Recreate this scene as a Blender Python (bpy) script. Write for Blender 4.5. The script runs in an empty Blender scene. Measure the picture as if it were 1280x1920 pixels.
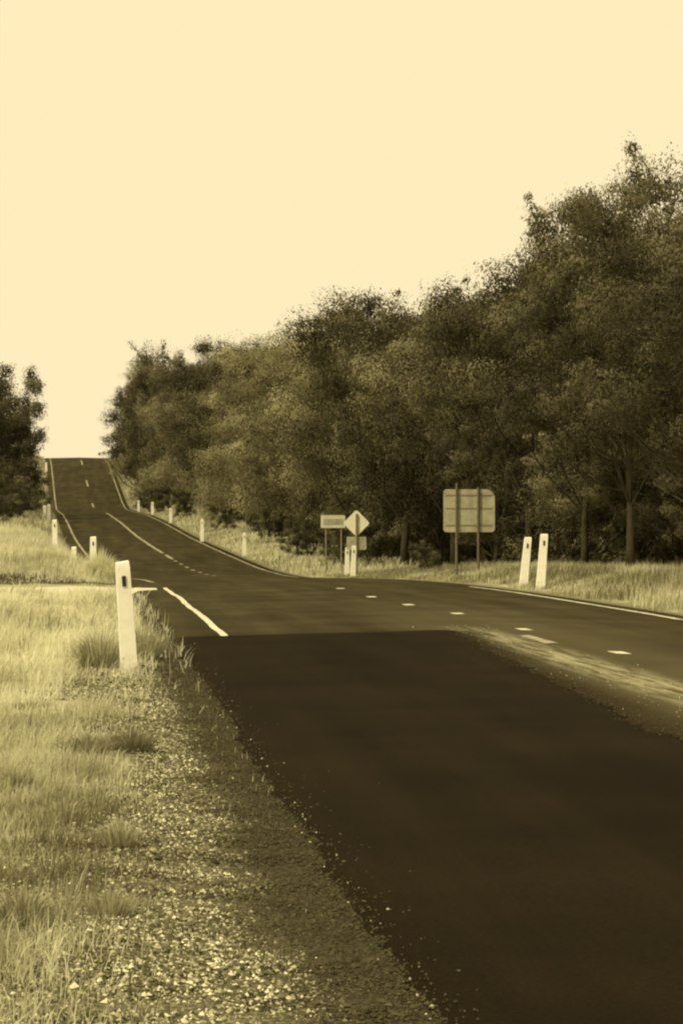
import bpy, math, random
import numpy as np
from mathutils import Vector, Matrix

R = math.radians
SC = bpy.context.scene
COL = SC.collection
random.seed(7)
RNG = np.random.default_rng(7)

# ------------------------------------------------------------------ camera
F = 5000.0                      # focal length in photograph pixels (1280 x 1920)
CH = 1.40                       # eye height
TH = math.atan(475 / F)         # the camera looks this far right of the road's direction (+Y)
cam_d = bpy.data.cameras.new('camera')
cam = bpy.data.objects.new('camera', cam_d)
COL.objects.link(cam)
cam_d.sensor_fit = 'VERTICAL'
cam_d.sensor_height = 24.0
cam_d.lens = 24.0 * F / 1920.0
cam_d.clip_start = 0.1
cam_d.clip_end = 6000.0
cam.location = (0, 0, CH)
cam.rotation_euler = (R(90) + math.atan(10 / F), 0, -TH)
SC.camera = cam

# ------------------------------------------------------------------ world, sun, exposure
SUN_EL, SUN_AZ = R(50), R(-124)   # azimuth measured from +Y towards +X : behind the camera on the left
world = bpy.data.worlds.new('World')
SC.world = world
world.use_nodes = True
nt = world.node_tree
nt.nodes.clear()
sky = nt.nodes.new('ShaderNodeTexSky')
sky.sky_type = 'NISHITA'
sky.sun_disc = False
sky.sun_elevation = SUN_EL
sky.sun_rotation = SUN_AZ
sky.dust_density = 4.0
bw = nt.nodes.new('ShaderNodeRGBToBW')
mul = nt.nodes.new('ShaderNodeMath'); mul.operation = 'MULTIPLY'; mul.inputs[1].default_value = 1.0
cl = nt.nodes.new('ShaderNodeClamp'); cl.inputs['Min'].default_value = 10.0; cl.inputs['Max'].default_value = 10.8
tint = nt.nodes.new('ShaderNodeMix'); tint.data_type = 'RGBA'; tint.blend_type = 'MULTIPLY'
tint.inputs[0].default_value = 1.0
tint.inputs[7].default_value = (1.0, 0.845, 0.515, 1)
bg = nt.nodes.new('ShaderNodeBackground'); bg.inputs[1].default_value = 0.10
out = nt.nodes.new('ShaderNodeOutputWorld')
L = nt.links.new
L(sky.outputs[0], bw.inputs[0]); L(bw.outputs[0], mul.inputs[0]); L(mul.outputs[0], cl.inputs[0])
L(cl.outputs[0], tint.inputs[6]); L(tint.outputs[2], bg.inputs[0]); L(bg.outputs[0], out.inputs[0])

sun_d = bpy.data.lights.new('sun', 'SUN')
sun_d.energy = 3.7
sun_d.angle = R(1.5)
sun_d.color = (1.0, 0.87, 0.56)
sun = bpy.data.objects.new('sun', sun_d)
COL.objects.link(sun)
sdir = Vector((math.sin(SUN_AZ) * math.cos(SUN_EL), math.cos(SUN_AZ) * math.cos(SUN_EL), math.sin(SUN_EL)))
sun.rotation_euler = sdir.to_track_quat('Z', 'Y').to_euler()
sun.location = sdir * 50

SC.view_settings.view_transform = 'Standard'
SC.view_settings.look = 'None'
SC.view_settings.exposure = 0.0
SC.view_settings.gamma = 1.0
SC.cycles.filter_width = 2.3      # the photograph is soft

# ------------------------------------------------------------------ helpers
def hash2(ix, iy, seed):
    h = (ix.astype(np.int64) * 374761393 + iy.astype(np.int64) * 668265263 + seed * 1442695041) & 0x7fffffff
    h = ((h ^ (h >> 13)) * 1274126177) & 0x7fffffff
    return ((h ^ (h >> 16)) & 0xffff) / 65535.0

def vnoise(x, y, s=1.0, seed=0):
    x = np.asarray(x, float) / s; y = np.asarray(y, float) / s
    ix = np.floor(x); iy = np.floor(y)
    fx = x - ix; fy = y - iy
    fx = fx * fx * (3 - 2 * fx); fy = fy * fy * (3 - 2 * fy)
    a = hash2(ix, iy, seed); b = hash2(ix + 1, iy, seed)
    c = hash2(ix, iy + 1, seed); d = hash2(ix + 1, iy + 1, seed)
    return (a * (1 - fx) + b * fx) * (1 - fy) + (c * (1 - fx) + d * fx) * fy

def sstep(a, b, x):
    t = np.clip((np.asarray(x, float) - a) / (b - a), 0, 1)
    return t * t * (3 - 2 * t)

def tag(o, label=None, cat=None, group=None, kind=None):
    if label: o['label'] = label
    if cat: o['category'] = cat
    if group: o['group'] = group
    if kind: o['kind'] = kind
    return o

def link(o, parent=None):
    COL.objects.link(o)
    if parent is not None:
        o.parent = parent
    return o

def empty(name, loc, rz=0.0):
    o = bpy.data.objects.new(name, None)
    o.empty_display_size = 0.3
    o.location = loc
    o.rotation_euler = (0, 0, rz)
    return link(o)

def np_mesh(name, V, faces_list, mat=None, attrs=None, smooth=False):
    """faces_list: list of (n,k) int arrays"""
    me = bpy.data.meshes.new(name)
    V = np.asarray(V, np.float32)
    me.vertices.add(len(V))
    me.vertices.foreach_set('co', V.ravel())
    loops = np.concatenate([f.ravel() for f in faces_list]).astype(np.int32)
    tot = np.concatenate([np.full(len(f), f.shape[1], np.int32) for f in faces_list])
    start = np.concatenate([[0], np.cumsum(tot)[:-1]]).astype(np.int32)
    me.loops.add(len(loops)); me.polygons.add(len(tot))
    me.loops.foreach_set('vertex_index', loops)
    me.polygons.foreach_set('loop_start', start)
    me.polygons.foreach_set('loop_total', tot)
    me.polygons.foreach_set('use_smooth', np.full(len(tot), smooth))
    me.update(calc_edges=True)
    if attrs:
        for k, v in attrs.items():
            a = me.attributes.new(k, 'FLOAT', 'POINT')
            a.data.foreach_set('value', np.asarray(v, np.float32))
    if mat: me.materials.append(mat)
    return me

def mesh_obj(name, me, parent=None):
    return link(bpy.data.objects.new(name, me), parent)

class MB:
    """collects boxes, prisms and tubes into one mesh"""
    def __init__(s): s.v = []; s.f = []
    def add(s, v, f):
        n = len(s.v); s.v += [tuple(p) for p in v]; s.f += [tuple(i + n for i in q) for q in f]
    def box(s, x0, x1, y0, y1, z0, z1):
        s.add([(x0,y0,z0),(x1,y0,z0),(x1,y1,z0),(x0,y1,z0),(x0,y0,z1),(x1,y0,z1),(x1,y1,z1),(x0,y1,z1)],
              [(3,2,1,0),(4,5,6,7),(0,1,5,4),(1,2,6,5),(2,3,7,6),(3,0,4,7)])
    def prism(s, pts, y0, y1):                      # outline in x,z extruded along y
        n = len(pts)
        v = [(x, y0, z) for x, z in pts] + [(x, y1, z) for x, z in pts]
        f = [tuple(range(n)), tuple(range(2*n-1, n-1, -1))]
        f += [(i, i+n, (i+1) % n + n, (i+1) % n) for i in range(n)]
        s.add(v, f)
    def tube(s, path, radii, n=8, cap=True):
        path = [Vector(p) for p in path]
        rings = []
        for i, p in enumerate(path):
            d = (path[min(i+1, len(path)-1)] - path[max(i-1, 0)])
            d = d.normalized() if d.length > 1e-9 else Vector((0,0,1))
            a = d.orthogonal().normalized()
            ref = Vector((1,0,0)) if abs(d.x) < .9 else Vector((0,1,0))
            a = (ref - d * ref.dot(d)).normalized(); b = d.cross(a)
            rings.append([p + (a*math.cos(2*math.pi*k/n) + b*math.sin(2*math.pi*k/n))*radii[i] for k in range(n)])
        v = [q for r in rings for q in r]; f = []
        for i in range(len(path)-1):
            for k in range(n):
                f.append((i*n+k, i*n+(k+1) % n, (i+1)*n+(k+1) % n, (i+1)*n+k))
        if cap:
            f.append(tuple(range(n-1, -1, -1))); f.append(tuple(range((len(path)-1)*n, len(path)*n)))
        s.add(v, f)
    def mesh(s, name, mat, smooth=False, bevel=0.0):
        me = bpy.data.meshes.new(name); me.from_pydata(s.v, [], s.f); me.update()
        if smooth:
            me.polygons.foreach_set('use_smooth', [True]*len(me.polygons))
        me.materials.append(mat)
        if bevel:
            import bmesh
            bm = bmesh.new(); bm.from_mesh(me)
            bmesh.ops.bevel(bm, geom=bm.edges[:] , offset=bevel, segments=2, affect='EDGES', clamp_overlap=True)
            bm.to_mesh(me); bm.free()
        return me
    def build(s, name, mat, parent=None, **k):
        return mesh_obj(name, s.mesh(name, mat, **k), parent)

# ------------------------------------------------------------------ materials
def mat_base(name):
    m = bpy.data.materials.new(name); m.use_nodes = True
    t = m.node_tree; t.nodes.clear()
    o = t.nodes.new('ShaderNodeOutputMaterial'); p = t.nodes.new('ShaderNodeBsdfPrincipled')
    t.links.new(p.outputs[0], o.inputs[0])
    p.inputs['Roughness'].default_value = .9
    p.inputs['Specular IOR Level'].default_value = .1
    return m, t, p, o

def ramp(t, fac, stops):
    r = t.nodes.new('ShaderNodeValToRGB')
    while len(r.color_ramp.elements) < len(stops): r.color_ramp.elements.new(.5)
    for e, (pos, c) in zip(r.color_ramp.elements, stops):
        e.position = pos; e.color = (*c, 1)
    t.links.new(fac, r.inputs[0]); return r.outputs[0]

def noise(t, scale, detail=4, rough=.6, vec=None, dims='3D'):
    n = t.nodes.new('ShaderNodeTexNoise'); n.inputs['Scale'].default_value = scale
    n.inputs['Detail'].default_value = detail; n.inputs['Roughness'].default_value = rough
    if vec is None:
        tc = t.nodes.new('ShaderNodeTexCoord'); vec = tc.outputs['Object']
    t.links.new(vec, n.inputs['Vector']); return n.outputs[0]

def objvec(t, scale=(1,1,1)):
    tc = t.nodes.new('ShaderNodeTexCoord'); mp = t.nodes.new('ShaderNodeMapping')
    mp.inputs['Scale'].default_value = scale
    t.links.new(tc.outputs['Object'], mp.inputs[0]); return mp.outputs[0]

def mixc(t, fac, a, b, mode='MIX'):
    m = t.nodes.new('ShaderNodeMix'); m.data_type = 'RGBA'; m.blend_type = mode
    for inp, val in ((m.inputs[0], fac), (m.inputs[6], a), (m.inputs[7], b)):
        if isinstance(val, (int, float)): inp.default_value = val
        elif isinstance(val, tuple): inp.default_value = (*val, 1)
        else: t.links.new(val, inp)
    return m.outputs[2]

def attr(t, name):
    a = t.nodes.new('ShaderNodeAttribute'); a.attribute_name = name; return a.outputs['Fac']

def bump(t, p, h, strength=.4, dist=.02):
    b = t.nodes.new('ShaderNodeBump'); b.inputs['Strength'].default_value = strength
    b.inputs['Distance'].default_value = dist
    t.links.new(h, b.inputs['Height']); t.links.new(b.outputs[0], p.inputs['Normal'])

def simple(name, c0, c1, scale=8, rough=.85, spec=.15, b=0.0):
    m, t, p, o = mat_base(name)
    n = noise(t, scale, 5)
    t.links.new(ramp(t, n, [(.3, c0), (.7, c1)]), p.inputs['Base Color'])
    p.inputs['Roughness'].default_value = rough; p.inputs['Specular IOR Level'].default_value = spec
    if b: bump(t, p, n, b, .01)
    return m

M = {}
# ground: straw soil, gravel and leaf litter, chosen by the mesh's own masks
m, t, p, o = mat_base('ground'); M['ground'] = m
n1 = noise(t, 1.3, 6); n2 = noise(t, 45, 3, .7); n3 = noise(t, 12, 4)
straw = ramp(t, n1, [(.3, (.16, .147, .08)), (.5, (.28, .27, .165)), (.7, (.46, .45, .30))])
grav = ramp(t, n2, [(.3, (.035, .030, .015)), (.5, (.095, .086, .047)), (.68, (.30, .28, .18))])
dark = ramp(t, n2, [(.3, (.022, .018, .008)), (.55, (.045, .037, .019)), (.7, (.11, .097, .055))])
litter = ramp(t, n3, [(.3, (.03, .024, .012)), (.7, (.075, .06, .03))])
c = mixc(t, attr(t, 'gravel'), straw, grav)
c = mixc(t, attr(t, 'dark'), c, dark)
c = mixc(t, attr(t, 'litter'), c, litter)
t.links.new(c, p.inputs['Base Color']); bump(t, p, n2, .6, .02)

def asphalt(name, stops, streak):
    m, t, p, o = mat_base(name)
    a = noise(t, 60, 4, .7)
    b = noise(t, 1.0, 4, .6, objvec(t, (1.6, .10, 1)))
    base = ramp(t, b, stops)
    pa = ramp(t, noise(t, .55, 3, .5), [(.35, (.80, .80, .80)), (.5, (1, 1, 1)), (.65, (1.2, 1.2, 1.2))])
    base = mixc(t, 1.0, base, pa, 'MULTIPLY')
    sp = ramp(t, a, [(.35, (.55, .55, .55)), (.6, (1.0, 1.0, 1.0)), (.75, (1.5, 1.5, 1.5))])
    c = mixc(t, 1.0, base, sp, 'MULTIPLY')
    if streak:
        band = attr(t, 'chips')
        nn = noise(t, 5.0, 5, .7, objvec(t, (2.6, .16, 1)))
        mm = t.nodes.new('ShaderNodeMath'); mm.operation = 'MULTIPLY'
        t.links.new(band, mm.inputs[0])
        nf = noise(t, 38, 5, .75)
        ad = t.nodes.new('ShaderNodeMath'); ad.operation = 'MULTIPLY_ADD'; ad.inputs[1].default_value = .3
        t.links.new(nf, ad.inputs[0]); t.links.new(nn, ad.inputs[2])
        rr = ramp(t, ad.outputs[0], [(.54, (0,0,0)), (.74, (1,1,1))]); t.links.new(rr, mm.inputs[1])
        c = mixc(t, mm.outputs[0], c, (.42, .40, .25))
        c = mixc(t, attr(t, 'worn'), c, (.10, .088, .048))
        c = mixc(t, attr(t, 'tar'), c, (.022, .0165, .0068))
    t.links.new(c, p.inputs['Base Color'])
    p.inputs['Roughness'].default_value = .95; p.inputs['Specular IOR Level'].default_value = .03
    bump(t, p, a, .35, .008)
    return m
M['road'] = asphalt('old_asphalt', [(.25, (.036, .030, .013)), (.5, (.052, .044, .020)), (.75, (.075, .064, .031))], True)
M['seal'] = asphalt('fresh_bitumen', [(.25, (.0112, .0077, .0026)), (.5, (.0148, .0103, .0036)), (.75, (.021, .0148, .0056))], False)
M['paint'] = simple('road_paint', (.34, .325, .23), (.80, .78, .60), 7, .8)
M['oldpaint'] = simple('worn_road_paint', (.10, .09, .05), (.45, .42, .28), 6, .85)
M['farpaint'] = simple('dusty_road_paint', (.16, .148, .085), (.40, .38, .25), 1.2, .85)
M['sideroad'] = simple('pale_gravel_road', (.44, .43, .28), (.64, .63, .45), 3, .95)
M['stone'] = None
m, t, p, o = mat_base('stone'); M['stone'] = m
t.links.new(ramp(t, attr(t, 'tone'), [(0, (.035, .030, .014)), (.4, (.13, .12, .068)), (.7, (.40, .385, .25)), (1, (.80, .78, .56))]), p.inputs['Base Color'])

def leafmat(name, stops, trans=.25, rand=.0):
    m, t, p, o = mat_base(name)
    f = attr(t, 'tone')
    if rand:
        oi = t.nodes.new('ShaderNodeObjectInfo')
        ma = t.nodes.new('ShaderNodeMath'); ma.operation = 'MULTIPLY_ADD'
        t.links.new(oi.outputs['Random'], ma.inputs[0]); ma.inputs[1].default_value = rand
        t.links.new(f, ma.inputs[2]); f = ma.outputs[0]
    c = ramp(t, f, stops)
    t.links.new(c, p.inputs['Base Color'])
    p.inputs['Roughness'].default_value = .7; p.inputs['Specular IOR Level'].default_value = .12
    tr = t.nodes.new('ShaderNodeBsdfTranslucent'); t.links.new(c, tr.inputs[0])
    mx = t.nodes.new('ShaderNodeMixShader'); mx.inputs[0].default_value = trans
    t.links.new(p.outputs[0], mx.inputs[1]); t.links.new(tr.outputs[0], mx.inputs[2])
    t.links.new(mx.outputs[0], o.inputs[0])
    return m
M['grass'] = leafmat('dry_grass', [(0, (.13, .118, .062)), (.3, (.40, .385, .24)), (.65, (.66, .65, .45)), (1, (.82, .81, .60))], .4)
M['leaf'] = leafmat('leaves', [(0, (.036, .031, .013)), (.5, (.10, .09, .046)), (1.2, (.24, .222, .125))], .13, .25)
M['leaflight'] = leafmat('leaves_pale', [(0, (.105, .096, .050)), (.5, (.235, .217, .12)), (1.2, (.37, .35, .20))], .13, .2)
M['leafdark'] = leafmat('leaves_dark', [(0, (.028, .024, .010)), (.5, (.068, .061, .031)), (1.2, (.16, .147, .08))], .13, .25)
M['bark'] = simple('bark', (.026, .022, .012), (.066, .057, .033), 3, .9, .1, .5)
M['white'] = simple('white_post_paint', (.78, .76, .62), (.93, .92, .80), 9, .6, .2)
m = M['white']; t = m.node_tree; p = [n for n in t.nodes if n.type == 'BSDF_PRINCIPLED'][0]
src = p.inputs['Base Color'].links[0].from_socket
tc = t.nodes.new('ShaderNodeTexCoord'); sx = t.nodes.new('ShaderNodeSeparateXYZ'); t.links.new(tc.outputs['Object'], sx.inputs[0])
ma = t.nodes.new('ShaderNodeMath'); ma.operation = 'MULTIPLY_ADD'; ma.inputs[1].default_value = -1.1
t.links.new(sx.outputs[2], ma.inputs[0]); t.links.new(noise(t, 14, 6, .7), ma.inputs[2])
t.links.new(mixc(t, ramp(t, ma.outputs[0], [(.36, (0,0,0)), (.55, (.8,.8,.8))]), src, (.30, .27, .17)), p.inputs['Base Color'])
M['black'] = simple('dark_reflector', (.02, .016, .008), (.035, .028, .014), 20, .4, .4)
M['alu'] = simple('sign_back_metal', (.27, .255, .17), (.50, .48, .34), 3.6, .6, .2)
M['alumid'] = simple('dull_sign_metal', (.55, .53, .38), (.68, .66, .49), 5, .6, .2)
M['alubright'] = simple('bright_sign_metal', (.76, .73, .54), (.86, .84, .66), 5, .6, .2)
M['steel'] = simple('galvanised_post', (.10, .085, .05), (.16, .14, .085), 6, .6, .2)
M['steelgrey'] = simple('weathered_rail', (.20, .18, .11), (.26, .235, .15), 6, .6, .2)

# ------------------------------------------------------------------ the lie of the land
PY = np.array([-4000,-60, 0, 40, 50, 60, 70, 80, 90, 98, 106, 116, 130, 150, 178, 208, 232, 250, 258, 268, 282, 298, 312, 322, 334, 360, 420, 600, 4000.])
PZ = np.array([0, 0, 0, 0, -.025,-.10,-.235,-.43,-.68,-.76,-.72,-.52,-.18, .26, .97,1.60,1.88,2.15,2.65,3.65,5.15,6.85,8.05,8.55,8.7,8.2,6.0,1.0,-6.])
_fy = np.arange(-80, 700, .5)
_fz = np.interp(_fy, PY, PZ)
_k = np.exp(-np.linspace(-2, 2, 21)**2); _k /= _k.sum()
_fz = np.convolve(np.pad(_fz, 10, mode='edge'), _k, mode='valid')
def z0(Y):
    Y = np.asarray(Y, float)
    return np.where((Y > -75) & (Y < 690), np.interp(Y, _fy, _fz), np.interp(Y, PY, PZ))
CXY = np.array([-4000, 60, 80, 100, 130, 150, 178, 208, 250, 312, 340, 4000.])
CXX = np.array([5.1, 5.1, 4.85, 4.25, 3.25, 2.75, 2.2, 1.6, .6, -.8, -1.5, -90.])
_cy = np.arange(-80, 700, 1.0); _cx = np.interp(_cy, CXY, CXX)
_k2 = np.exp(-np.linspace(-2, 2, 31)**2); _k2 /= _k2.sum()
_cx = np.convolve(np.pad(_cx, 15, mode='edge'), _k2, mode='valid')
def cx(Y):
    Y = np.asarray(Y, float)
    return np.where((Y > -60) & (Y < 680), np.interp(Y, _cy, _cx), np.interp(Y, CXY, CXX))
UL, UR = -4.06, 3.35            # pavement edges relative to the centre line
def roadz(u, Y): return z0(Y) + .06 - .02 * np.abs(u)
BLY = [-100, 60, 62.5, 66, 78, 95, 115, 140, 165, 190, 240, 300, 330, 5000]
BLZ = [0, 0, .05, .42, .80, 1.10, 1.0, .75, .45, .15, .3, .5, .2, 0]
BRY = [-100, 30, 50, 70, 90, 110, 150, 200, 250, 300, 330, 5000]
BRZ = [.05, .10, .16, .18, .12, .15, .2, .25, .5, .6, .2, 0]
def gz(X, Y):
    X = np.asarray(X, float); Y = np.asarray(Y, float)
    u = X - cx(Y)
    base_in = roadz(u, Y) - .07
    dl = np.maximum(UL - u, 0); dr = np.maximum(u - UR, 0)
    el = roadz(UL, Y) - .012; er = roadz(UR, Y) - .012
    bumps = (vnoise(X, Y, .9, 3) - .5) * .07 + (vnoise(X, Y, .28, 5) - .5) * .03
    big = (vnoise(X, Y, 14, 9) - .5) * .5
    left = el + np.interp(Y, BLY, BLZ) * sstep(.15, 2.3, dl) + .02 * np.minimum(dl, 40) * sstep(62, 80, Y) + bumps * sstep(0, .5, dl) + big * sstep(3, 14, dl)
    # level where the gravel side road runs
    side = sstep(49.5, 51.5, Y) * (1 - sstep(60, 62, Y))
    left = left * (1 - side) + (el - .03) * side
    right = er + np.interp(Y, BRY, BRZ) * sstep(.2, 2.2, dr) + .012 * np.minimum(dr, 60) + bumps * sstep(0, .5, dr) + big * sstep(4, 14, dr)
    ins = sstep(0, .12, np.minimum(u - UL, UR - u))
    outer = np.where(u < (UL + UR) / 2, left, right)
    return np.where((u > UL) & (u < UR), outer * (1 - ins) + base_in * ins, outer)
def g1(x, y): return float(gz(np.array([x]), np.array([y]))[0])
def at_x(px, Y):                 # lateral place of a thing seen in column px at road distance Y
    tt = (px - 640) / F
    return Y * (math.sin(TH) + tt * math.cos(TH)) / (math.cos(TH) - tt * math.sin(TH))

def grid(U, Yv, zf, xf=None):
    UU, YY = np.meshgrid(U, Yv)
    XX = UU + cx(YY)
    ZZ = zf(UU, XX, YY)
    V = np.stack([XX.ravel(), YY.ravel(), ZZ.ravel()], 1)
    nu, ny = len(U), len(Yv)
    i = (np.arange(ny - 1)[:, None] * nu + np.arange(nu - 1)[None]).ravel()
    Fq = np.stack([i, i + 1, i + nu + 1, i + nu], 1)
    return V, Fq, UU.ravel(), XX.ravel(), YY.ravel()

U = np.concatenate([[-3000, -1500, -700, -300, -150, -90], np.arange(-60, -14, 3), np.arange(-14, -7.5, .5), np.arange(-7.5, -3.6, .12),
                    [-3.3, -2, 0, 2, 3.0], np.arange(3.15, 5, .12), np.arange(5, 12, .5), np.arange(12, 60, 3), [90, 150, 300, 700, 1500, 3000]])
Yv = np.concatenate([[-3000, -800, -200, -60, -30], np.arange(-15, 4, 1.5), np.arange(4, 66, .25), np.arange(66, 130, .8), np.arange(130, 340, 1.5),
                     np.arange(340, 700, 12), [800, 1000, 1500, 2500, 4000]])
V, Fq, uu, xx, yy = grid(U, Yv, lambda u, x, y: gz(x, y))
edge_n = (vnoise(xx, yy, .35, 21) - .5) * .5 + (vnoise(xx, yy, 2.5, 22) - .5) * .6
gravel = sstep(-1.45, -.9, uu - UL + edge_n) * (uu < 0) * (1 - sstep(16, 30, yy) * .6) * (yy < 55)
gravel = np.maximum(gravel, sstep(-.45, -.1, uu - UL + edge_n * .4) * (uu < 0))
gravel = np.maximum(gravel, sstep(.5, .1, uu - UR) * (uu > 0) * .8)
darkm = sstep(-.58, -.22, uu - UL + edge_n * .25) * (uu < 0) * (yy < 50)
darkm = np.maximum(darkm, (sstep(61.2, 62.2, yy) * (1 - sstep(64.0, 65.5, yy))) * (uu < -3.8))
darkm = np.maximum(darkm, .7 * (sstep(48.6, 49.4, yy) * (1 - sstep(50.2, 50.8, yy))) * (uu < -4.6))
litter = sstep(7.0, 9.5, uu + (vnoise(xx, yy, 3, 30) - .5) * 2) * (yy > 30)
litter = np.maximum(litter, sstep(-8, -11, uu) * (yy > 140))
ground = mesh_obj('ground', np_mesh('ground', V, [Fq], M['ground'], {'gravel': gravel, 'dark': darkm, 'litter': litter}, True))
tag(ground, kind='structure')

# the old road, with turned-down edges
RU = np.array([UL - .02, UL, -3.6, -3, -2.2, -1.5, -1.2, -.9, -.75, -.6, -.45, -.3, -.15, 0, .3, .8, 1.5, 2.2, 2.9, UR, UR + .02])
RY = np.concatenate([np.arange(-40, 4, 2), np.arange(4, 60, .25), np.arange(60, 130, .8), np.arange(130, 345, 1.5), np.arange(350, 600, 15)])
def rz(u, x, y): return roadz(np.clip(u, UL, UR), y) - np.where((u < UL) | (u > UR), .14, 0)
V, Fq, uu, xx, yy = grid(RU, RY, rz)
chips = sstep(-.95, -.65, uu) * (1 - sstep(-.42, -.2, uu)) * sstep(15, 18, yy) * (1 - sstep(30, 33.5, yy))
worn = sstep(-1.5, -.9, uu) * (1 - sstep(.6, 1.1, uu)) * .45 * (1 - sstep(30, 48, yy))
tar = (1 - sstep(.02, .42, uu - np.interp(yy, [-12, 10, 16, 24, 31.4], [-1.6, -1.6, -1.5, -1.15, -.75]))) * (uu < 2) * (1 - sstep(31.0, 32.2, yy))
road = mesh_obj('road', np_mesh('road', V, [Fq], M['road'], {'chips': chips, 'worn': worn, 'tar': tar}, True))
tag(road, kind='structure')

# freshly sealed left lane: ends in a straight joint across the lane
SY = np.concatenate([np.arange(-12, 6, 1), np.arange(6, 31.3, .08), [31.35, 31.36]])
ns = 26
lft = UL - .10 + (vnoise(SY, SY*0, .30, 41) - .5) * .05 + (vnoise(SY, SY*0, .09, 46) - .5) * .03 + (vnoise(SY, SY*0, 1.7, 42) - .5) * .14
rgt = np.interp(SY, [-12, 10, 16, 24, 31.4], [-1.6, -1.6, -1.5, -1.15, -.75]) + (vnoise(SY, SY*0, .3, 43) - .5) * .10 + (vnoise(SY, SY*0, .11, 45) - .5) * .10 + (vnoise(SY, SY*0, 2.2, 44) - .5) * .16
s = np.linspace(0, 1, ns)
uu = lft[:, None] * (1 - s) + rgt[:, None] * s
YY = np.repeat(SY[:, None], ns, 1) + 0.25 * s[None] * (SY[:, None] > 31)
ZZ = roadz(uu, YY) + .014
ZZ[:, 0] -= .05; ZZ[:, -1] -= .010; ZZ[-1, :] -= .012
uu[:, 0] -= .03
ZZ[:, 1] -= .004
V = np.stack([(uu + cx(YY)).ravel(), YY.ravel(), ZZ.ravel()], 1)
i = (np.arange(len(SY) - 1)[:, None] * ns + np.arange(ns - 1)[None]).ravel()
seal = mesh_obj('fresh_asphalt', np_mesh('fresh_asphalt', V, [np.stack([i, i+1, i+ns+1, i+ns], 1)], M['seal'], None, True))
tag(seal, kind='structure')

# painted lines
def strip(segs, width, lift=.006, wob=.022):
    Vs, Fs, n = [], [], 0
    for (ya, yb, uoff) in segs:
        ys = np.arange(ya, yb + 1e-6, min(.5, (yb - ya)))
        ua = uoff + (vnoise(ys, ys*0 + uoff, 2.0, 51) - .5) * wob * 2
        for sgn in (-1, 1):
            u = ua + sgn * width / 2 + (vnoise(ys * 3, ys*0 + sgn + uoff, 1, 52) - .5) * wob
            Vs.append(np.stack([u + cx(ys), ys, roadz(u, ys) + lift], 1))
        k = len(ys); a = np.arange(k - 1) + n
        Fs.append(np.stack([a, a + k, a + k + 1, a + 1], 1)); n += 2 * k
    return np.concatenate(Vs), np.concatenate(Fs)
V, Fq = strip([(64, 344, -3.5)], .11)
tag(mesh_obj('far_left_edge_line', np_mesh('far_left_edge_line', V, [Fq], M['farpaint'])), kind='structure')
V, Fq = strip([(31.45, 56.0, -3.5)], .085)
tag(mesh_obj('left_edge_line', np_mesh('left_edge_line', V, [Fq], M['paint'])), kind='structure')
V, Fq = strip([(93, 344, 2.95)], .11)
tag(mesh_obj('far_right_edge_line', np_mesh('far_right_edge_line', V, [Fq], M['farpaint'])), kind='structure')
V, Fq = strip([(36, 56, 2.95)], .09)
tag(mesh_obj('right_edge_line', np_mesh('right_edge_line', V, [Fq], M['paint'])), kind='structure')
V, Fq = strip([(15, 36, 2.95)], .12)
tag(mesh_obj('worn_edge_line', np_mesh('worn_edge_line', V, [Fq], M['oldpaint'])), kind='structure')
segs = [(y - .45, y + .45, o) for y, o in ((15.6, .15), (20.9, .13), (26.2, .12), (31.7, .08), (37.0, .02), (40.9, -.2), (45.4, -.28), (51.6, -.22))]
V, Fq = strip(segs, .15)
tag(mesh_obj('centre_line', np_mesh('centre_line', V, [Fq], M['paint'])), kind='structure')
segs = [(y - .6, y + .6, 0) for y in (94, 97.5, 101, 104.5, 108, 111.5, 115)] + [(117, 122, 0), (124, 214, 0)]
segs += [(252, 258, 0), (276, 283, 0), (303, 311, 0), (322, 328, 0)]
V, Fq = strip(segs, .15)
tag(mesh_obj('far_centre_line', np_mesh('far_centre_line', V, [Fq], M['farpaint'])), kind='structure')
segs = [(28.0, 30.0, -.2)]
V, Fq = strip(segs, .14, .005, .03)
tag(mesh_obj('worn_centre_line', np_mesh('worn_centre_line', V, [Fq], M['oldpaint'])), kind='structure')

# gravel side road that joins from the left
xs = np.concatenate([np.arange(-120, -20, 4), np.arange(-20, 0, .5), np.arange(0, 1.41, .1)])
sn = 24
tt = np.linspace(0, 1, sn)
flare = sstep(-2.2, 1.4, xs) * 2.0
ya = 51.2 - flare + (vnoise(xs, xs*0, 1.2, 61) - .5) * .5
yb = 60.2 + flare * .35 + (vnoise(xs, xs*0, 1.2, 62) - .5) * .5
YY = ya[:, None] * (1 - tt) + yb[:, None] * tt
XX = np.repeat(xs[:, None], sn, 1)
kk = sstep(-.1, 1.4, xs)
ya = ya * (1 - kk) + 54.2 * kk + (vnoise(xs * 3, xs*0, 1, 63) - .5) * kk; yb = yb * (1 - kk) + 55.6 * kk + (vnoise(xs * 3, xs*0, 1, 64) - .5) * kk
YY = ya[:, None] * (1 - tt) + yb[:, None] * tt
e = np.minimum(tt, 1 - tt)[None]
ZZ = np.maximum(gz(XX, YY), np.where(XX > .95, roadz(XX - cx(YY), YY), -9)) + .012 * sstep(0, .06, e) + .004
V = np.stack([XX.ravel(), YY.ravel(), ZZ.ravel()], 1)
i = (np.arange(len(xs) - 1)[:, None] * sn + np.arange(sn - 1)[None]).ravel()
tag(mesh_obj('side_road', np_mesh('side_road', V, [np.stack([i, i+sn, i+sn+1, i+1], 1)], M['sideroad'], None, True)), kind='structure')

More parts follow.
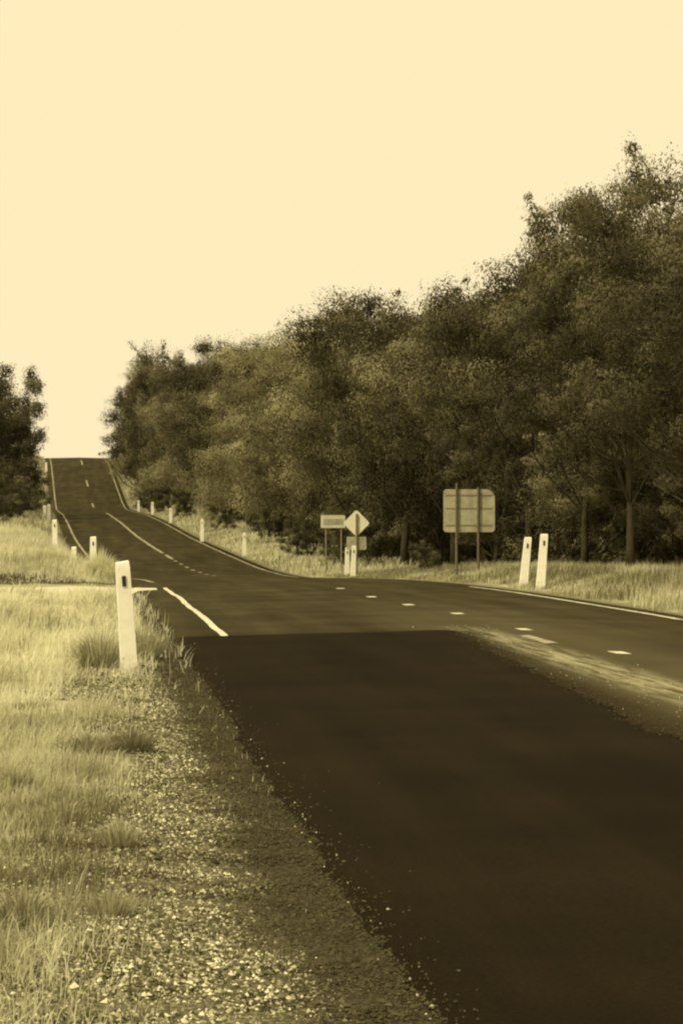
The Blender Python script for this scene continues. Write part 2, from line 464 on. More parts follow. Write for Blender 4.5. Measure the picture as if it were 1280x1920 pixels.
# ------------------------------------------------------------------ gravel stones
def stones(name, X, Y, Z, size, tone):
    n = len(X)
    base = np.array([[1,0,0],[-1,0,0],[0,1,0],[0,-1,0],[0,0,1],[0,0,-1]], float)
    tri = np.array([[0,2,4],[2,1,4],[1,3,4],[3,0,4],[2,0,5],[1,2,5],[3,1,5],[0,3,5]])
    P = base[None] * RNG.uniform(.6, 1.25, (n, 6, 1)) + RNG.uniform(-.3, .3, (n, 6, 3))
    P *= np.stack([RNG.uniform(.7, 1.3, n), RNG.uniform(.7, 1.3, n), RNG.uniform(.65, 1.0, n)], 1)[:, None]
    a = RNG.uniform(0, 6.28, n); ca, sa = np.cos(a)[:, None], np.sin(a)[:, None]
    x = P[..., 0] * ca - P[..., 1] * sa; y = P[..., 0] * sa + P[..., 1] * ca
    W = np.stack([x * size[:, None] + X[:, None], y * size[:, None] + Y[:, None], P[..., 2] * size[:, None] + (Z + size * .25)[:, None]], -1)
    Fs = (tri[None] + (np.arange(n) * 6)[:, None, None]).reshape(-1, 3)
    return mesh_obj(name, np_mesh(name, W.reshape(-1, 3), [Fs], M['stone'], {'tone': np.repeat(tone, 6)}))

def scatter(n, x0, x1, ya, yb, dens=None, pw=1.0):
    X = RNG.uniform(x0, x1, n); Y = ya + (yb - ya) * RNG.uniform(0, 1, n) ** pw
    if dens is not None:
        k = RNG.uniform(0, 1, n) < dens(X, Y); X, Y = X[k], Y[k]
    return X, Y

def gdens(X, Y):
    e = (vnoise(X, Y, .35, 21) - .5) * .5 + (vnoise(X, Y, 2.5, 22) - .5) * .6
    return sstep(-1.45, -.75, X - 1.04 + e) * (1 - .75 * sstep(13, 30, Y)) * (1 - .25 * sstep(-.5, -.2, X - 1.04))
X, Y = scatter(260000, -1.6, 1.02, 5.5, 32, gdens, 1.5)
tn = np.clip(RNG.beta(1.0, 1.25, len(X)), 0, 1)
tn = tn * (1 - .76 * sstep(.52, .74, X + (vnoise(X, Y, .5, 71) - .5) * .3 + RNG.normal(0, .05, len(X)))) * (.75 + .4 * vnoise(X, Y, .3, 72))
sz = RNG.lognormal(math.log(.0056), .36, len(X)) * (1 + .35 * sstep(10, 25, Y))
tag(stones('gravel', X, Y, gz(X, Y), np.clip(sz, .003, .015), tn), kind='stuff')
# loose chippings on the seal's edges
X, Y = scatter(12000, .9, 1.7, 5.5, 30, lambda X, Y: np.exp(-np.abs(X - .98) / .06) + .0025, 1.4)
zz = roadz(X - 5.1, Y) + .012
X2, Y2 = scatter(800, 3.5, 5.0, 15, 33, lambda X, Y: np.exp(-((X - 4.4) / .4) ** 2))
X = np.concatenate([X, X2]); Y = np.concatenate([Y, Y2]); zz = np.concatenate([zz, roadz(X2 - 5.1, Y2) + .004])
tn = np.where(X > 3, RNG.beta(1.4, 1.5, len(X)), np.where(RNG.uniform(0, 1, len(X)) < .05, .75, RNG.uniform(0, .3, len(X))))
X3, Y3 = scatter(9000, 3.4, 4.7, 14, 31.3, lambda X, Y: np.exp(-((X - 5.1 - np.interp(Y, [10, 16, 24, 31.4], [-1.6, -1.5, -1.15, -.75]) - .06) / .13) ** 2))
X = np.concatenate([X, X3]); Y = np.concatenate([Y, Y3]); zz = np.concatenate([zz, roadz(X3 - 5.1, Y3) + .010]); tn = np.concatenate([tn, RNG.uniform(.0, .30, len(X3))])
tag(stones('loose_chippings', X, Y, zz, RNG.uniform(.003, .0075, len(X)), tn), kind='stuff')

# ------------------------------------------------------------------ grass
def blades(name, X, Y, H, Wd, tone, lean=.35, wind=(.12, .05), zoff=None):
    n = len(X)
    Z = gz(X, Y) - .01
    if zoff is not None: Z = Z + zoff
    a = RNG.uniform(0, 6.283, n)
    la = RNG.uniform(0, 6.283, n); lm = np.abs(RNG.normal(0, lean, n)) * H
    dx = np.cos(la) * lm + wind[0] * H; dy = np.sin(la) * lm + wind[1] * H
    wx, wy = np.cos(a) * Wd / 2, np.sin(a) * Wd / 2
    z1 = H * .55; z2 = H * np.clip(1 - .35 * (lm / H) ** 2, .5, 1)
    P = np.empty((n, 5, 3))
    P[:, 0] = np.stack([X - wx, Y - wy, Z], 1); P[:, 1] = np.stack([X + wx, Y + wy, Z], 1)
    P[:, 2] = np.stack([X + wx * .8 + dx * .33, Y + wy * .8 + dy * .33, Z + z1], 1)
    P[:, 3] = np.stack([X - wx * .8 + dx * .33, Y - wy * .8 + dy * .33, Z + z1], 1)
    P[:, 4] = np.stack([X + dx, Y + dy, Z + z2], 1)
    b = (np.arange(n) * 5)[:, None]
    q = np.array([[0, 1, 2, 3]]) + b; tr = np.array([[3, 2, 4]]) + b
    return mesh_obj(name, np_mesh(name, P.reshape(-1, 3), [q, tr], M['grass'], {'tone': np.repeat(np.clip(tone, 0, 1), 5)}))

def tonef(X, Y, lo=.15, hi=.85):
    v = np.clip(.46 + 2.1 * (.5 * vnoise(X, Y * .6, 1.5, 81) + .5 * vnoise(X, Y * .7, .38, 82) - .5), 0, 1)
    return lo + (hi - lo) * v + RNG.normal(0, .19, len(X))

# near left verge
def vd(X, Y):
    e = (vnoise(X, Y, .35, 21) - .5) * .5 + (vnoise(X, Y, 2.5, 22) - .5) * .6
    d = 1 - .90 * sstep(-1.2, -.72, X - 1.04 + e) * (1 - .45 * sstep(16, 30, Y))
    d = np.where(X > .35 + sstep(15, 30, Y) * .35, d * .12, d)
    c = (.12 + .88 * sstep(.38, .62, vnoise(X, Y, .16, 83))) * (.3 + .7 * sstep(.3, .55, vnoise(X, Y * .7, .55, 86)))
    side = 1 - sstep(49, 50, Y)
    return d * c * side
X1, Y1 = scatter(110000, -1.4, .95, 5.5, 20, vd, 1.3)
X2, Y2 = scatter(120000, -2.4, 1.0, 18, 50, vd)
X4, Y4 = scatter(42000, -1.2, .5, 7, 17, lambda X, Y: (1 - sstep(-.15, .38, X + (vnoise(X, Y, .4, 87) - .5) * .5)) * sstep(7, 9.5, Y) * (.25 + .75 * vnoise(X, Y, .22, 88)))
X3, Y3 = scatter(40000, -9, -2.0, 4, 50, vd)
X = np.concatenate([X1, X2, X4, X3]); Y = np.concatenate([Y1, Y2, Y4, Y3])
H = (.04 + .26 * vnoise(X, Y * .7, .55, 84) ** 1.8 + .12 * vnoise(X, Y, .18, 85)) * RNG.uniform(.4, 1.3, len(X)) * .82 * (1 + .25 * sstep(20, 40, Y))
H *= 1 - .45 * sstep(-1.2, -.6, X - 1.04) * (1 - sstep(18, 26, Y))
H *= .62 + .38 * sstep(9, 15, Y)
W = RNG.uniform(.0022, .0048, len(X)) * (1 + sstep(8, 45, Y) * 2.2)
W[-len(X3):] *= 2.0
tag(blades('dry_grass', X, Y, H, W, tonef(X, Y) + .20 * sstep(17, 24, Y) - .22 * (1 - sstep(10, 18, Y)), .75), kind='stuff')

# right verge, beyond the side road on the left, and the far verges
def rd(X, Y):
    u = X - cx(Y)
    return sstep(3.5, 4.1, u + (vnoise(X, Y, .8, 90) - .5) * .6) * (1 - .5 * sstep(6.5, 9, u))
X, Y = scatter(120000, 8.4, 14.5, 34, 100, rd)
H = (.22 + .50 * vnoise(X, Y, 2.2, 91) * sstep(8.6, 10.5, X)) * RNG.uniform(.5, 1.2, len(X)) * np.interp(Y, [34, 46, 49, 58, 72, 100], [.8, 1.1, .5, .5, .5, .5])
tag(blades('right_verge_grass', X, Y, H, RNG.uniform(.008, .016, len(X)), tonef(X, Y, .0, .55), .4), kind='stuff')
def rd2(X, Y):
    u = X - cx(Y); return sstep(3.4, 3.9, u) * (1 - sstep(8.5, 10.5, u))
X, Y = scatter(90000, -2, 15, 95, 330, rd2)
H = (.10 + .28 * vnoise(X, Y, 4, 92)) * RNG.uniform(.5, 1.3, len(X))
tag(blades('far_right_grass', X, Y, H, RNG.uniform(.02, .04, len(X)), tonef(X, Y, .05, .75) + .1 * vnoise(X, Y, 7, 93) - .25 * sstep(225, 260, Y), .5), kind='stuff')
def ld(X, Y):
    u = X - cx(Y); return sstep(-4.15, -4.7, u) * (.4 + .6 * vnoise(X, Y, .7, 94))
X, Y = scatter(150000, -9, 1.2, 62.5, 130, ld)
H = (.12 + .42 * vnoise(X, Y, 1.7, 95)) * RNG.uniform(.5, 1.3, len(X)) * np.interp(Y, [62, 64, 68], [.3, .6, 1])
tag(blades('left_bank_grass', X, Y, H, RNG.uniform(.008, .018, len(X)), tonef(X, Y, .3, .95), .5), kind='stuff')
X, Y = scatter(60000, -16, 1.2, 130, 330, ld)
H = (.15 + .35 * vnoise(X, Y, 3, 96)) * RNG.uniform(.5, 1.3, len(X))
tag(blades('far_left_grass', X, Y, H, RNG.uniform(.02, .045, len(X)), tonef(X, Y, .1, .75) - .25 * sstep(170, 230, Y), .5), kind='stuff')

# single tussocks that stand out of the verge
def tussock(px, Y, r, h, n, lo, hi, label, wd=.006):
    x = at_x(px, Y); z = g1(x, Y)
    rr = r * np.sqrt(RNG.uniform(0, 1, n)); an = RNG.uniform(0, 6.283, n)
    bx, by = rr * np.cos(an) * .45, rr * np.sin(an) * .45
    lm = rr / r
    H = h * RNG.uniform(.55, 1.1, n) * (1.05 - .45 * lm)
    dx = np.cos(an) * r * lm * RNG.uniform(.5, 1.2, n); dy = np.sin(an) * r * lm * RNG.uniform(.5, 1.2, n)
    a = RNG.uniform(0, 6.283, n); W = wd * RNG.uniform(.6, 1.3, n)
    wx, wy = np.cos(a) * W / 2, np.sin(a) * W / 2
    P = np.empty((n, 5, 3)); zz = np.zeros(n) - .02
    P[:, 0] = np.stack([bx - wx, by - wy, zz], 1); P[:, 1] = np.stack([bx + wx, by + wy, zz], 1)
    P[:, 2] = np.stack([bx + wx + dx * .4, by + wy + dy * .4, H * .65], 1); P[:, 3] = np.stack([bx - wx + dx * .4, by - wy + dy * .4, H * .65], 1)
    P[:, 4] = np.stack([bx + dx, by + dy, H * (1 - .25 * lm)], 1)
    b = (np.arange(n) * 5)[:, None]
    tone = np.repeat(np.clip(RNG.uniform(lo, hi, n), 0, 1), 5)
    o = mesh_obj('grass_tussock', np_mesh('grass_tussock', P.reshape(-1, 3), [np.array([[0,1,2,3]]) + b, np.array([[3,2,4]]) + b], M['grass'], {'tone': tone}))
    o.location = (x, Y, z)
    return tag(o, label, 'grass tussock', 'tussocks of dry grass on the left verge')
tussock(190, 25.2, .40, .46, 650, .08, .5, 'dark shaggy grass tussock left of the nearest white guide post')
tussock(268, 27.0, .32, .40, 650, .05, .5, 'lower grass tussock just right of the nearest white guide post')
tussock(44, 9.3, .16, .17, 420, 0, .45, 'small green grass tussock on gravel in the bottom left corner', .004)
tussock(225, 11.4, .12, .17, 300, .1, .6, 'little grass tussock in the middle of the pale gravel', .004)
tussock(250, 16.2, .2, .16, 420, 0, .25, 'dark low tussock where gravel meets grass, right of its pair', .005)
tussock(165, 16.0, .24, .14, 480, 0, .25, 'dark low tussock in the grass, left of its pair', .005)
tussock(28, 14.0, .20, .17, 420, 0, .3, 'dark ragged tussock at the left picture edge above the bottom corner', .0045)
tussock(120, 12.6, .16, .15, 360, .1, .55, 'sparse tussock half way between the left edge and the pale gravel', .004)
tussock(205, 9.6, .13, .12, 300, .1, .5, 'low scruffy tussock on bright gravel near the bottom edge', .0035)
tussock(60, 19.5, .26, .16, 420, .05, .4, 'dark flat tussock in bright grass left of the nearest post and lower down', .006)
tussock(188, 67.2, .55, .95, 900, .5, .95, 'tall pale tussock at the foot of the post beyond the side road', .014)
tussock(215, 66.0, .35, .7, 500, .4, .9, 'pale feathery tussock right of the post beyond the side road, beside the asphalt', .012)
tussock(95, 70, .7, .5, 600, .55, .95, 'pale tussock on the bank beyond the side road, left of the posts', .014)

# ------------------------------------------------------------------ guide posts
def post_meshes(h, w=.12):
    b = MB()
    n = 3
    hw0, hw1 = w * .56, w * .46
    prof = [(-.25, hw0), (0, hw0), (h * .5, w * .5), (h - .05, hw1)]
    v, f = [], []
    for z, q in prof:
        d = q * .62
        v += [(-q, -d, z), (q, -d, z), (q, d, z), (-q, d, z)]
    q, d = hw1, hw1 * .62                                             # sloping, slightly rounded top
    v += [(-q * .92, -d * .9, h - .012), (q * .92, -d * .9, h + .0), (q * .92, d * .9, h + .012), (-q * .92, d * .9, h)]
    for k in range(len(prof)):
        for j in range(4):
            f.append((k*4 + j, k*4 + (j+1) % 4, k*4 + 4 + (j+1) % 4, k*4 + 4 + j))
    f.append((len(prof)*4, len(prof)*4+1, len(prof)*4+2, len(prof)*4+3))
    b.add(v, f)
    body = b.mesh('post', M['white'])
    r = MB()
    d = w * .30 + .002
    r.prism([(-.018, h - .22), (.018, h - .22), (.018, h - .125), (-.018, h - .125)], -d - .007, -d + .01)
    ref = r.mesh('reflector', M['black'])
    return body, ref
PM = {}
def guide_post(px, Y, h, label, tx=0.0, ty=0.0, x=None, z=None, rz=0.0, w=.12):
    key = (round(h, 2), w)
    if key not in PM: PM[key] = post_meshes(h, w)
    X = at_x(px, Y) if x is None else x
    e = empty('guide_post', (X, Y, g1(X, Y) if z is None else z))
    e.rotation_euler = (ty, tx, rz)
    mesh_obj('post', PM[key][0], e)
    if h > .7: mesh_obj('reflector', PM[key][1], e)
    return tag(e, label, 'guide post', 'white guide posts along the road')
guide_post(243, 24.4, 1.01, 'nearest and largest white guide post leaning left with dark reflector', tx=-.065, rz=.1, w=.135)
guide_post(175, 69, 1.02, 'white guide post rising from pale grass right behind the side road', w=.17)
guide_post(104, 82, 1.08, 'white guide post on the left bank, taller, left of the short stump post', tx=-.02, w=.15)
guide_post(138, 76, .55, 'short white stump post half buried in the left bank grass', w=.15, tx=.03)
guide_post(84, 188, 1.0, 'white guide post beside left trees, left one of a close pair', w=.22)
guide_post(92, 182, 1.22, 'white guide post beside left trees, right one of a close pair', w=.22)
guide_post(87, 294, 1.0, 'tiny far white guide post left of the road below the hill crest', w=.22)
guide_post(240, 294, 1.0, 'tiny far white guide post right of the road below the hill crest', w=.22)
guide_post(260, 232, 1.0, 'small white guide post, leftmost in the row where the hill starts', w=.2)
guide_post(286, 208, 1.0, 'small white guide post, second from left in the right row', w=.2)
guide_post(320, 180, 1.02, 'white guide post, third from left in the right row below dark trees', w=.19)
guide_post(379, 143, 1.25, 'white guide post, fourth from left in the right row on the bend', w=.18)
guide_post(458, 122, 1.05, 'white guide post in the right grass, nearest of the row before the signs', w=.16)
guide_post(980, 55, 1.04, 'white guide post leaning right, left one of the big pair by dark bush', tx=.10, w=.155)
guide_post(1012, 52.5, 1.10, 'white guide post leaning right, right one of the big pair by dark bush', tx=.075, w=.155)
guide_post(650, 91, 1.0, 'white guide post below the diamond sign, left and shorter of the two', tx=.02, w=.15)
guide_post(661, 87, 1.05, 'white guide post below the diamond sign, right and taller of the two', tx=.04, w=.15)

# ------------------------------------------------------------------ signs (all seen from behind)
def rounded(x0, x1, z0_, z1_, radii, n=6):
    pts = []
    for (cx_, cz_, a0, r) in ((x1 - radii[0], z0_ + radii[0], -90, radii[0]), (x1 - radii[1], z1_ - radii[1], 0, radii[1]),
                              (x0 + radii[2], z1_ - radii[2], 90, radii[2]), (x0 + radii[3], z0_ + radii[3], 180, radii[3])):
        for k in range(n + 1):
            a = R(a0 + 90 * k / n); pts.append((cx_ + r * math.cos(a), cz_ + r * math.sin(a)))
    return pts
# big rectangular sign
Y = 67.0; X = at_x(876, Y); zg = g1(X, Y); sc = F / Y
sg = empty('road_sign', (X, Y, zg)); tag(sg, 'large rectangular road sign seen from behind on two dark posts', 'road sign')
def pz(py): return CH - (py - 970) / sc - zg
xl, xr = (830 - 876) / sc, (928 - 876) / sc
b = MB(); b.prism(rounded(xl, xr, pz(998), pz(917), (.09, .24, .08, .08)), -.004, .004); b.build('panel', M['alu'], sg)
for pxx, pt, lean in ((855, 905, -.01), (896, 913, .0)):
    b = MB(); x = (pxx - 876) / sc
    b.tube([(x + lean, -.045, -.3), (x, -.045, pz(pt))], [.032, .032], 10); b.build('post', M['steel'], sg, smooth=False)
for py in (928, 953, 985):
    b = MB(); b.box(xl + .06, xr - .06, -.014, -.005, pz(py) - .014, pz(py) + .014); b.build('rail', M['steelgrey'], sg)
# arrow board
Y = 100.0; X = at_x(628, Y); zg = g1(X, Y); sc = F / Y
sg = empty('road_sign', (X, Y, zg)); tag(sg, 'small horizontal rectangular road sign on two thin posts left of diamond sign', 'road sign')
xl, xr = (601 - 628) / sc, (647 - 628) / sc
b = MB(); b.prism(rounded(xl, xr, pz(990), pz(966), (.04,) * 4), -.004, .004); b.build('panel', M['alumid'], sg)
for pxx in (611, 640):
    b = MB(); x = (pxx - 628) / sc
    b.tube([(x, .04, -.3), (x, .04, pz(969))], [.03, .03], 8); b.build('post', M['steelgrey'], sg)
b = MB(); b.box(xl + .10, xr - .1, -.016, -.005, pz(978) - .10, pz(978) + .10); b.build('rail', M['alu'], sg)
# diamond warning sign with a plate below
Y = 90.0; X = at_x(668, Y); zg = g1(X, Y); sc = F / Y
sg = empty('road_sign', (X, Y, zg)); tag(sg, 'bright diamond road sign with small plate below, seen from behind', 'road sign')
hd = 25.5 / sc; r = .05
pts = []
for k in range(4):
    a = R(90 * k); ux, uz = math.cos(a), math.sin(a)
    for j in (-1, 0, 1):
        tx, tz = -uz * j * r, ux * j * r
        rr = hd - (r if j else r * .55)
        pts.append((ux * rr + tx, pz(981) + uz * rr + tz))
b = MB(); b.prism(pts, -.004, .004); b.build('panel', M['alubright'], sg)
b = MB(); b.prism(rounded(-18.5 / sc, 18.5 / sc, pz(1031), pz(1006.5), (.03,) * 4), -.004, .004); b.build('plate', M['alu'], sg)
b = MB(); b.tube([(-.01, -.04, -.3), (0, -.04, pz(963))], [.04, .04], 8); b.build('post', M['steelgrey'], sg)

# ------------------------------------------------------------------ trees
def leaves(cent, rad, per, size, seed, flat=.8, out=1.15, shell=.24):
    rng = np.random.default_rng(seed)
    Vs, T = [], []
    for (c, r, n) in zip(cent, rad, per):
        d = rng.normal(0, 1, (n, 3)); d /= np.linalg.norm(d, axis=1)[:, None]
        lump = .80 + .30 * np.sin(d[:, 0] * 4.1 + c[0] * 9) * np.sin(d[:, 1] * 4.7 + c[1] * 7) + .18 * np.sin(d[:, 2] * 6 + c[2] * 5)
        rr = r * lump * (rng.uniform(0, 1, n) ** shell) * (1 + .14 * rng.normal(0, 1, n).clip(-1.5, .9))
        P = c + d * rr[:, None] * np.array([1, 1, flat])
        nrm = d * out + rng.normal(0, .27, (n, 3)) + np.array([0, 0, .2]); nrm /= np.linalg.norm(nrm, axis=1)[:, None]
        a = rng.normal(0, 1, (n, 3)); a -= nrm * (a * nrm).sum(1)[:, None]; a /= np.linalg.norm(a, axis=1)[:, None]
        a[:, 2] -= .3
        bvec = np.cross(nrm, a)
        l = size * rng.uniform(.6, 1.4, n)[:, None]; w = l * .24
        Vs.append(np.stack([P - a * l * .5, P + bvec * w - a * l * .05, P + a * l * .5, P - bvec * w - a * l * .05], 1))
        T.append(np.repeat(np.clip(rng.uniform(.0, .85) + rng.normal(0, .07, n), 0, 1), 4))
    V = np.concatenate(Vs).reshape(-1, 3); n = len(V) // 4
    return V, (np.arange(n) * 4)[:, None] + np.array([[0, 1, 2, 3]]), np.concatenate(T)

def tree_meshes(seed, H=10.0, Rr=3.6, base=.25, nclump=60, per=330, leaf=.2, cr=(.55, 1.05), top=.5, mat='leaf', wisps=8, stems=1):
    rng = np.random.default_rng(seed)
    lobes = [(rng.uniform(-.5, .5) * Rr, rng.uniform(-.5, .5) * Rr, H * rng.uniform(base + (.09 if base < .3 else .18), .86), Rr * rng.uniform(.45, .72)) for _ in range(7)]
    lobes += [(0, 0, H * .62, Rr * .8)]
    C = []; tries = 0
    while len(C) < nclump and tries < 9000:
        tries += 1
        lx, ly, lz, lr = lobes[rng.integers(len(lobes))]
        d = rng.normal(0, 1, 3); d /= np.linalg.norm(d)
        p = np.array([lx, ly, lz]) + d * lr * np.array([1, 1, .8]) * rng.uniform(.55, 1.0)
        if p[2] < H * base * rng.uniform(.8, 1.3) or p[2] > H * .97: continue
        if any(np.linalg.norm(p - q) < cr[0] * .62 + cr[1] * .50 for q in C): continue
        C.append(p)
    C = np.array(C)
    rad = rng.uniform(cr[0], cr[1], len(C))
    pc = (per * (rad / cr[1]) ** 1.6).astype(int) + 40
    W = []; LK = []
    for _ in range(wisps):
        k = rng.integers(len(C)); dv = C[k] - np.array([0, 0, H * .5]); dv /= np.linalg.norm(dv)
        w = C[k] + dv * rng.uniform(.7, 1.2) + np.array([rng.uniform(-.6, .6), rng.uniform(-.6, .6), .1]); W.append(w)
        for f in (.35, .7): W.append(C[k] * (1 - f) + w * f)
        LK.append((C[k], w))
    cent = np.concatenate([C, np.array(W)]) if W else C
    rads = np.concatenate([rad, rng.uniform(.2, .42, len(W))]); pcs = np.concatenate([pc, np.full(len(W), 75)]).astype(int)
    V, Fq, T = leaves(cent, rads, pcs, leaf, seed + 1, shell=.15 if mat == 'leaflight' else .24)
    V[:, 2] *= H / np.sort(V[:, 2])[-len(V) // 400]; cent = cent * np.array([1, 1, 1.0])
    crown = np_mesh('crown', V, [Fq], M[mat], {'tone': T})
    b = MB()
    for sidx in range(stems):
        lx, ly = (rng.uniform(-.5, .5), rng.uniform(-.5, .5)) if stems == 1 else (rng.uniform(-.9, .9), rng.uniform(-.9, .9))
        pts, rds = [], []
        r0 = H * .014 * (1 if stems == 1 else .7)
        for k in range(8):
            f = k / 7
            pts.append((lx * f ** 1.4 * 1.6 + rng.uniform(-.06, .06), ly * f ** 1.4 * 1.6 + rng.uniform(-.06, .06), -.3 + f * H * .8))
            rds.append(r0 * (1.5 if k == 0 else 1) * (1 - .82 * f) + .012)
        b.tube(pts, rds, 8)
        for k in rng.choice(len(cent), min(len(cent), (34 if stems == 1 else 12) // stems), replace=False):
            c = cent[k]; j = int(np.clip((c[2] / H) * 7 / .8 - rng.uniform(1.0, 2.6), 1, 6))
            s = np.array(pts[j]); mid = (s + c) / 2 + np.array([0, 0, -.12 * np.linalg.norm(c - s)]) + rng.uniform(-.15, .15, 3)
            b.tube([s, mid, c], [rds[j] * .38, rds[j] * .2 + .006, .010], 5, cap=False)
    for p0, p1 in LK: b.tube([p0, (p0 + p1) / 2 + np.array([.05, .03, -.05]), p1], [.02, .015, .008], 4, cap=False)
    return crown, b.mesh('trunk', M['bark'], smooth=True)

TV = {}
for k in range(3): TV['high%d' % k] = tree_meshes(600 + k, 10, 3.7, .36, 46, 1900, .09, cr=(.6, 1.3), mat='leafdark' if k else 'leaf', wisps=8)
TV['dome0'] = tree_meshes(501, 10, 4.2, .02, 64, 1100, .12, cr=(.6, 1.2), mat='leafdark', wisps=0, stems=3)
TV['dome1'] = tree_meshes(502, 10, 3.9, .03, 64, 1100, .12, cr=(.6, 1.2), mat='leafdark', wisps=0, stems=3)
for k in range(4): TV['gum%d' % k] = tree_meshes(100 + k, 10, 3.5 + .2 * k, .16, 50, 1900, .09, cr=(.6, 1.35), wisps=8)
for k in range(3): TV['wattle%d' % k] = tree_meshes(200 + k, 10, 3.8, .04, 46, 3000, .085, cr=(.8, 1.55), wisps=3, stems=3, mat='leaflight')
for k in range(2): TV['dark%d' % k] = tree_meshes(300 + k, 10, 3.7, .16, 50, 1900, .09, cr=(.6, 1.35), mat='leafdark', wisps=9)
for k in range(3): TV['bush%d' % k] = tree_meshes(400 + k, 4, 2.0, .02, 36, 520, .10, cr=(.35, .7), mat='leafdark', wisps=3, stems=4)

def tree(kind, X, Y, H, label, group, rz=None, wide=1.0, name='tree', cat='tree', parts=('trunk', 'crown')):
    base = 4.0 if kind.startswith('bush') else 10.0
    e = empty(name, (X, Y, g1(X, Y)), random.uniform(0, 6.28) if rz is None else rz)
    s = H / base; e.scale = (s * wide, s * wide, s)
    crown, trunk = TV[kind]
    mesh_obj('trunk' if name == 'tree' else 'stems', trunk, e); mesh_obj('crown' if name == 'tree' else 'foliage', crown, e)
    return tag(e, label, cat, group)

def tree_px(kind, px, topy, Y, label, group='trees at the edge of the right roadside forest', **k):
    X = at_x(px, Y); H = CH + (970 - topy) / F * Y - g1(X, Y)
    return tree(kind, X, Y, H / .99, label, group, **k)

# front row of the forest on the right, nearest first
tree_px('gum0', 1300, 420, 62, 'grey-leaved tree at the right edge of the picture behind tall grass')
tree_px('gum1', 1185, 318, 70, 'tallest tree, its peak near the upper right above the guide post pair', wide=.85)
tree_px('gum3', 1275, 270, 82, 'wispy tree top poking up in the upper right corner', wide=.8)
tree_px('dark0', 1085, 362, 78, 'dark tree behind the pair of big white guide posts', wide=.78)
tree_px('gum2', 1150, 345, 81, 'leafy tree between the tallest tree and the dark tree behind the post pair', rz=2.2, wide=.8)
tree_px('high2', 985, 455, 84, 'dark tree directly behind the large rectangular sign', wide=.8)
tree_px('high0', 855, 535, 91, 'tree left of the large rectangular sign with open dark underside')
tree_px('high1', 760, 545, 100, 'dark high-crowned tree over the black gap right of the diamond sign', rz=3.3)
tree_px('wattle0', 668, 590, 116, 'pale bushy tree with leaves to the ground left behind the diamond sign')
tree_px('wattle1', 590, 610, 132, 'pale bushy tree behind the small arrow board sign', wide=1.0)
tree_px('wattle2', 520, 640, 150, 'pale leafy tree right of the nearest post in the right row')
tree_px('wattle0', 455, 690, 172, 'bushy tree above the fourth post in the right row', rz=2.0)
tree_px('dark0', 395, 640, 185, 'dark tree with open twigs on its flat top above the right row of posts', rz=1.0)
tree_px('dark1', 315, 650, 225, 'dark tall tree with ragged twigs where the hill starts on the right', rz=4.0, wide=.75)
tree_px('gum0', 272, 700, 248, 'rounded tree at the left end of the forest above the hill road', rz=2.4, wide=.75)
tree_px('gum1', 268, 745, 285, 'far tree beside the hill crest at the right road edge', rz=5.4, wide=.75)
tree_px('wattle1', 345, 730, 212, 'low dense tree under the dark ragged trees above the right row of posts', rz=.4)
tree_px('wattle0', 290, 745, 238, 'low dense tree at the foot of the dark trees where the hill starts', rz=1.3, wide=.85)
tree_px('wattle2', 262, 770, 262, 'dense low tree closing the left end of the forest below the crest', rz=.9, wide=.8)
tree_px('gum3', 1105, 745, 69, 'small leafy tree with low branches just right of the guide post pair', rz=.9, wide=1.15)
tree_px('gum0', 1195, 700, 66, 'small leafy tree with drooping branches and one pale trunk behind tall grass', rz=3.6, wide=1.1)
tree_px('gum2', 1272, 690, 63, 'small leafy tree at the right picture edge in front of the big trees', rz=5.0, wide=1.1)
tree_px('dark1', 930, 770, 76, 'small dark tree whose leaves hang above the large rectangular sign', rz=1.7, wide=1.2)
# rows behind
LB = 'tree standing in the back rows of the dense forest on the right'
GB = 'trees in the back rows of the right forest'
kinds = ['gum0', 'gum1', 'gum2', 'gum3', 'dark0', 'dark1', 'wattle0', 'wattle1']
def outline(px):           # skyline of the forest in the photograph
    return np.interp(px, [200, 240, 290, 400, 500, 610, 700, 800, 870, 930, 970, 1130, 1200, 1280, 1500], [800, 735, 670, 650, 622, 615, 570, 560, 530, 480, 400, 385, 350, 400, 400])
for row, (xo, step) in enumerate(((13.5, 7.5), (18.5, 7.5), (24.5, 8.5), (32, 10))):
    Yc = 52 + row * 4
    while Yc < 330:
        Yp = Yc + random.uniform(-1.8, 1.8)
        Xp = xo + random.uniform(-1.4, 1.4) + float(cx(np.array([Yp]))[0]) - 5.1 + (1.5 if Yp > 180 else 0)
        xc = Xp * math.cos(TH) - Yp * math.sin(TH); dc = Xp * math.sin(TH) + Yp * math.cos(TH)
        px = 640 + F * xc / dc
        Hm = CH + (970 - float(outline(px))) / F * Yp - g1(Xp, Yp)
        H = min(Hm * random.uniform(.80, .96), random.uniform(10, 14.5))
        if -100 < px < 1750 and H > 4:
            tree(random.choice(['high1', 'high2', 'dark0', 'dark1'] if Yp < 125 else kinds), Xp, Yp, H, LB, GB, wide=random.uniform(.85, 1.15))
        Yc += step
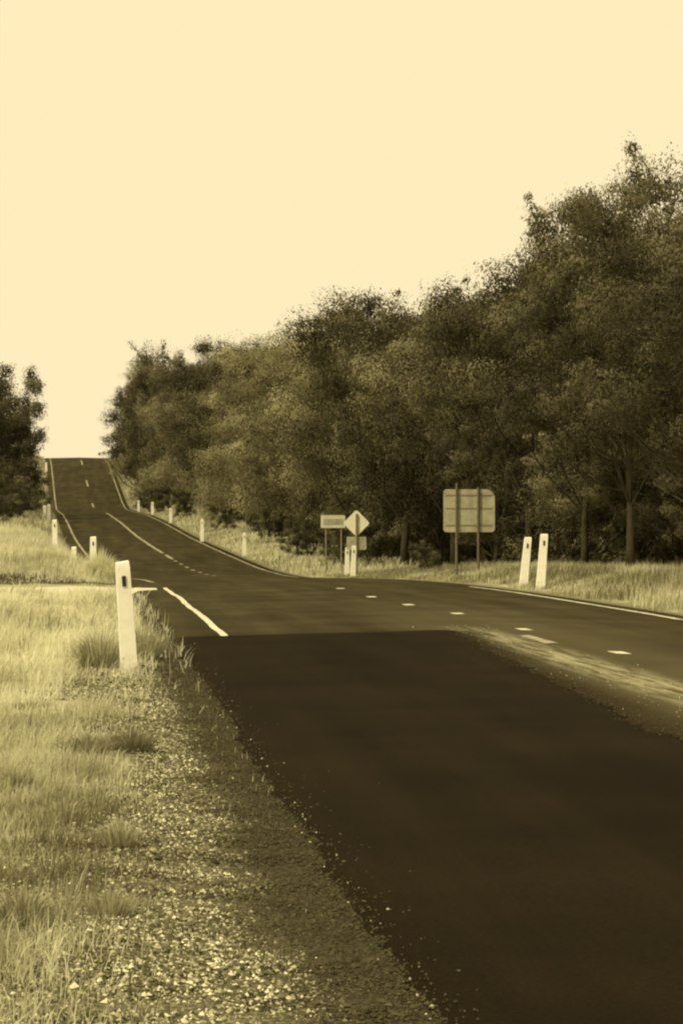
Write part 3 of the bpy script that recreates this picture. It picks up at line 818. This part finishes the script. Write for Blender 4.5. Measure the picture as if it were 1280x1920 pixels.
# understorey bushes
for k in range(46):
    Yp = 60 + (k / 46) ** 1.25 * 240 + random.uniform(-1.5, 1.5)
    Xp = random.uniform(14.0, 22) + float(cx(np.array([Yp]))[0]) - 5.1
    tree('bush%d' % (k % 3), Xp, Yp, random.uniform(1.8, 3.4), 'dark shrub under the trees inside the forest on the right', 'shrubs under the right forest', name='shrub', cat='shrub', wide=1.2)
for px, Y, H, lb in ((800, 80, 1.0, 'small shrub at the left foot of the large rectangular sign'),
                     (560, 118, 1.7, 'low shrub below the pale trees left of the arrow board'), (905, 101, 3.4, 'dark shrub just right of the large rectangular sign'), (845, 104, 2.6, 'dark shrub right behind the large rectangular sign'),
                     (770, 119, 2.4, 'shrub in the black gap between the diamond sign and the large sign'), (960, 96, 3.2, 'tall dark shrub left behind the guide post pair'),
                     (1060, 73, 3.4, 'tall dark shrub right behind the guide post pair'), (1110, 70, 2.8, 'dark shrub left of the pale trunk behind tall grass'),
                     (1200, 68, 3.2, 'tall dark shrub right of the pale trunk behind tall grass'), (1272, 64, 3.0, 'tall dark shrub at the right picture edge behind the grass'),
                     (690, 104, 2.8, 'dark shrub behind the diamond sign at the foot of pale trees'), (590, 122, 2.6, 'shrub below the pale trees above the arrow board'),
                     (505, 140, 2.6, 'shrub below the pale trees right of the fifth post'), (1150, 68, 2.3, 'shrub behind the tall grass right of the guide post pair'),
                     (1235, 66, 2.6, 'shrub behind the tall grass near the right picture edge'), (425, 158, 2.2, 'low shrub above the grass bank right of the fourth post'),
                     (300, 212, 2.4, 'dark shrub above the third post in the right row'), (270, 240, 2.6, 'dark shrub above the leftmost post in the right row'), (345, 190, 2.2, 'dark shrub between the third and fourth posts in the right row'), (640, 108, 2.0, 'shrub in the shade right behind the arrow board posts')):
    tree('bush%d' % random.randrange(3), at_x(px, Y), Y, H, lb, 'shrubs along the forest edge', name='shrub', cat='shrub')
# left side
GL = 'trees on the left of the road'
tree_px('dome0', 24, 698, 200, 'dark rounded tree at the left picture edge beside the road', GL, rz=2.1, wide=.9)
tree_px('dome1', -75, 690, 190, 'dark tree cut by the left picture edge behind the rounded tree', GL, rz=1.4)
tree_px('dome1', 16, 790, 232, 'lower dark tree on the left, behind the rounded tree, near the crest', GL, rz=3.0, wide=.9)
tree_px('dome1', -6, 770, 212, 'bushy tree filling the space under the left trees', GL, rz=1.1)
tree_px('dome0', 22, 820, 280, 'far tree left of the road just below the hill crest', GL, rz=2.2, wide=.7)
for k, (px, top, Y) in enumerate(((-120, 640, 175), (-200, 640, 150), (-60, 720, 240), (-140, 700, 260), (-20, 770, 300), (-260, 600, 200))):
    tree_px(kinds[k], px, top, Y, 'tree standing outside the left picture edge in the left woodland', 'trees in the left woodland')
for px, Y, H, lb in ((2, 186, 4.2, 'tall dense shrub below the left trees at the picture edge'), (50, 225, 3.6, 'dense shrub left of the far guide post by the hill road'), (30, 205, 4.0, 'tall dark shrub filling the gap under the rounded tree'), (20, 175, 2.6, 'dark shrub under the rounded tree on the left'), (-15, 160, 2.4, 'shrub at the left picture edge above the grass bank'), (42, 205, 2.2, 'shrub between the left trees and the pair of far posts')):
    tree('bush%d' % random.randrange(3), at_x(px, Y), Y, H, lb, 'shrubs on the left of the road', name='shrub', cat='shrub', wide=1.2)
